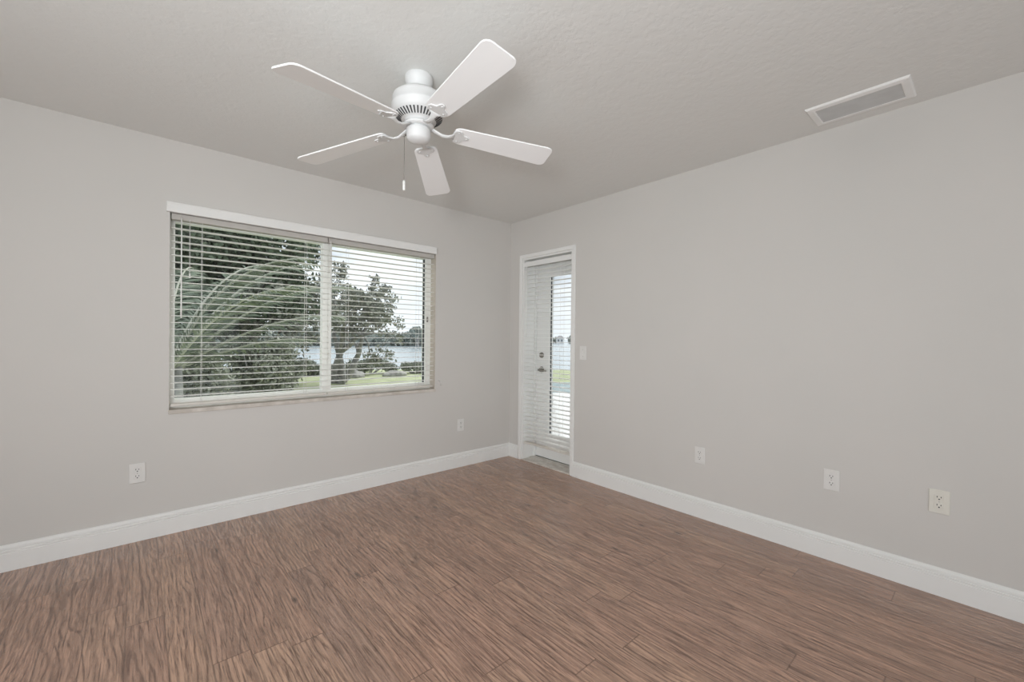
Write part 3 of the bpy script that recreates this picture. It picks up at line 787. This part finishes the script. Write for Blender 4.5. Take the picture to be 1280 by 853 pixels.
# --- palm with long arching fronds close to the window
def palm(loc, label, seed, fronds, L=2.6):
    rng = random.Random(seed)
    t = thing('palm_tree', label, 'palm', loc)
    bm = B()
    for k in range(4):
        a = 2 * PI * k / 4; x, y = 0.14 * math.cos(a), 0.14 * math.sin(a)
        tube(bm, [(x, y, -0.1), (x * 1.3, y * 1.3, 0.5), (x * 1.2, y * 1.2, 1.0)], [0.055, 0.048, 0.04], 8)
    obj('trunk', bm, m_bark2, t)
    for az, el, ln in fronds:
        az = math.radians(az); el = math.radians(el)
        hd = Vector((math.cos(az), math.sin(az), 0)); pts = []
        p = Vector((0.1 * math.cos(az), 0.1 * math.sin(az), 0.95)); N = 14
        e = el
        for i in range(N + 1):
            pts.append(p.copy())
            p = p + (hd * math.cos(e) + Vector((0, 0, math.sin(e)))) * (ln / N)
            e -= (el + 0.25) / N * (0.3 + 1.3 * i / N)
        bm = B(); tube(bm, pts, [0.022 - 0.015 * i / N for i in range(N + 1)], 6)
        rib = obj('frond', bm, m_rib, t)
        bm = B(); side = hd.cross(Vector((0, 0, 1))).normalized()
        for i in range(2, N + 1):
            for sub in range(4):
                f_ = (i - 1 + sub / 4); i0 = min(int(f_), N - 1); q = pts[i0].lerp(pts[i0 + 1], f_ - i0)
                dd = (pts[i0 + 1] - pts[i0]).normalized()
                for sg in (-1, 1):
                    ll = 0.30 * math.sin(PI * min(0.97, (f_ + 1.0) / (N + 2.2))) + 0.06
                    a = (side * sg * 0.8 + dd * 0.62 + Vector((0, 0, -0.18 + rng.gauss(0, 0.12)))).normalized()
                    mid = q + a * ll * 0.5; tip = q + a * ll + Vector((0, 0, -0.10 * ll))
                    wv = dd.cross(a).cross(a).normalized() * 0.013
                    v = [bm.verts.new(q + wv * 0.5), bm.verts.new(mid + wv), bm.verts.new(tip), bm.verts.new(mid - wv), bm.verts.new(q - wv * 0.5)]
                    bm.faces.new(v)
        fol_obj('leaflets', bm, m_palm, rib)
    return t
palm((-2.75, 3.1, GZ), 'clump of arching palm fronds just outside the left pane', 4,
     [(10, 62, 2.6), (-5, 48, 2.5), (25, 50, 2.6), (5, 34, 2.3), (40, 66, 2.5), (-25, 70, 2.2), (75, 68, 2.3), (110, 60, 2.2), (150, 55, 2.1), (185, 50, 2.0), (215, 62, 2.0), (320, 55, 1.9), (18, 22, 2.0)])

# --- shrubs under the trees
def shrub(loc, label, seed, rx, ry, h, n=9000, leaf=0.07, m=m_leaf_mid):
    rng = random.Random(seed)
    t = thing('garden_shrub', label, 'shrub', loc, 0, 'shrubs under the trees outside the window')
    bm = B()
    for k in range(7):
        a = rng.uniform(0, 2 * PI)
        tube(bm, [(0.05 * math.cos(a), 0.05 * math.sin(a), -0.1), (rx * 0.3 * math.cos(a), ry * 0.3 * math.sin(a), h * 0.4), (rx * 0.6 * math.cos(a), ry * 0.6 * math.sin(a), h * 0.75)], [0.03, 0.02, 0.008], 6)
    obj('stems', bm, m_bark, t)
    cs = []
    for k in range(16):
        a = rng.uniform(0, 2 * PI); q = rng.uniform(0, 0.75)
        cs.append(((math.cos(a) * rx * q, math.sin(a) * ry * q, h * rng.uniform(0.2, 0.78)), (rx * 0.42, ry * 0.42, h * 0.26)))
    bm = B(); foliage(bm, rng, cs, n, leaf, 0.2, 1.8, 0.35); fol_obj('foliage', bm, m, t)
    return t
shrub((-2.75, 5.3, GZ), 'grey-green shrub at the left edge of the window, behind the palm', 21, 1.1, 0.7, 1.5, 12000)
shrub((-1.2, 6.1, GZ), 'broad grey-green shrub right of the palm under the dark tree', 22, 0.85, 0.7, 1.45, 12000)
shrub((0.05, 10.6, GZ), 'low broad shrub on the bank seen left of the window mullion', 26, 1.2, 0.6, 0.95, 9000)
shrub((-2.3, 10.9, GZ), 'shrub behind the dark tree, farthest back near the lake', 27, 1.3, 0.7, 1.5, 9000)
shrub((-0.75, 7.1, GZ), 'rounded shrub at the foot of the forked tree', 23, 0.75, 0.6, 1.0, 7000)

# --- rough growth and boulders on the bank
def bank(loc, label, seed, rx, ry, h):
    rng = random.Random(seed)
    t = thing('bank_shrub', label, 'shrub', loc, 0, 'low growth along the lake bank')
    cs = [((rng.uniform(-rx, rx) * 0.8, rng.uniform(-ry, ry) * 0.6, h * rng.uniform(0.25, 0.6)), (rx * 0.33, ry * 0.45, h * 0.40)) for k in range(10)]
    bm = B(); foliage(bm, rng, cs, 5200, 0.10, 0.0, 2.4, 0.2); fol_obj('foliage', bm, m_leaf_mid, t)
    bm = B()
    for k in range(6):
        x = rng.uniform(-rx, rx) * 0.6; tube(bm, [(0, 0, -0.1), (x * 0.5, 0, h * 0.15), (x, rng.uniform(-.1, .1), h * 0.5)], [0.03, 0.02, 0.01], 5)
    obj('stems', bm, m_bark, t)
bank((1.6, 12.7, GZ), 'low grey scrub on the bank under the twisted tree', 31, 1.0, 0.6, 0.62)
bank((3.5, 12.0, GZ), 'low scrub on the bank behind the right pane, middle of three', 32, 1.0, 0.6, 0.62)
bank((5.2, 11.6, GZ), 'low scrub on the bank nearest the right end of the window', 33, 0.85, 0.5, 0.48)
def boulder(loc, r, seed, label):
    rng = random.Random(seed); bm = B(); bmesh.ops.create_icosphere(bm, subdivisions=3, radius=1.0)
    from mathutils import noise
    for v in bm.verts:
        k = 1 + 0.35 * noise.noise(v.co * 1.4 + Vector((seed, 0, 0))); v.co = Vector((v.co.x * r[0] * k, v.co.y * r[1] * k, v.co.z * r[2] * k))
    for f in bm.faces: f.smooth = True
    tag(obj('boulder', bm, m_rock, loc=loc), label, 'rock', 'boulders along the bank')
boulder((2.6, 11.1, GZ + 0.06), (0.35, 0.25, 0.20), 1, 'grey boulder on the bank between two clumps of scrub')
boulder((4.0, 10.9, GZ + 0.05), (0.40, 0.25, 0.17), 2, 'grey boulder in front of the right-hand bank scrub')
boulder((6.5, 11.4, GZ + 0.06), (0.36, 0.3, 0.16), 3, 'grey boulder at the open end of the bank near the water')

# --- far shore
rng = random.Random(77)
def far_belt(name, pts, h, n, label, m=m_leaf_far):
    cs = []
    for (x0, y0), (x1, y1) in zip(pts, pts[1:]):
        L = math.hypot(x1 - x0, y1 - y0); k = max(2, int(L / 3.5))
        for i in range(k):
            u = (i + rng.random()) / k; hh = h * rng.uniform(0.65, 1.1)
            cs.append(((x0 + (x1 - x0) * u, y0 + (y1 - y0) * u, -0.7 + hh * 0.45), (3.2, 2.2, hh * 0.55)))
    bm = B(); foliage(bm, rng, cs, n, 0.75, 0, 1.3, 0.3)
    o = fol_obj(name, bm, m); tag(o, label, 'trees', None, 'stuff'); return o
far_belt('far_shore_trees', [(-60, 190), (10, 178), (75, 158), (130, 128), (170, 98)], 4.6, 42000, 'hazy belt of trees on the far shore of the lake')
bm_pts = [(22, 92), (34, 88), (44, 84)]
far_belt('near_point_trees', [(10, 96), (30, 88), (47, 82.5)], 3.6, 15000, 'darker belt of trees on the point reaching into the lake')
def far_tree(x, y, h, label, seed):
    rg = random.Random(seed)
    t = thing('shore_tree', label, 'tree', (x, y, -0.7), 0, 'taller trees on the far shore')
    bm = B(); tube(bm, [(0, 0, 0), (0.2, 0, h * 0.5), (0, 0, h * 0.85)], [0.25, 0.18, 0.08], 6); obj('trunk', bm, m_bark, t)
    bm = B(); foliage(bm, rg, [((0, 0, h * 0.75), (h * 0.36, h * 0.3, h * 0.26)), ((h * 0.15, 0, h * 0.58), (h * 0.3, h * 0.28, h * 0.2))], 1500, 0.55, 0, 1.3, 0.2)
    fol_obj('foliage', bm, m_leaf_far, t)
far_tree(41.9, 78.5, 4.4, 'small tree standing above the point of the far shore', 1)
far_tree(16.8, 86, 5.5, 'rounded tree on the far shore next to the twisted tree', 2)
# house across the lake, seen through the door
hp = Vector((131, 117.9, -0.65))
t = thing('boathouse', 'tiny white boathouse with grey roof across the lake, seen through the door', 'house', hp, math.radians(-48))
bm = B(); box(bm, -1.6, 1.6, -1.6, 1.6, 0, 2.3); obj('walls', bm, m_white, t)
bm = B()
vs = [bm.verts.new(p) for p in ((-1.9, -1.9, 2.3), (1.9, -1.9, 2.3), (1.9, 1.9, 2.3), (-1.9, 1.9, 2.3), (-0.6, 0, 3.4), (0.6, 0, 3.4))]
for q in ((0, 1, 5, 4), (1, 2, 5), (2, 3, 4, 5), (3, 0, 4), (0, 3, 2, 1)): bm.faces.new([vs[i] for i in q])
obj('roof', bm, m_roof, t)
for x in (-1.0, 0.4):
    bm = B(); box(bm, x, x + 0.6, -1.66, -1.59, 0.9, 1.8); obj('window_pane', bm, m_pane, t)
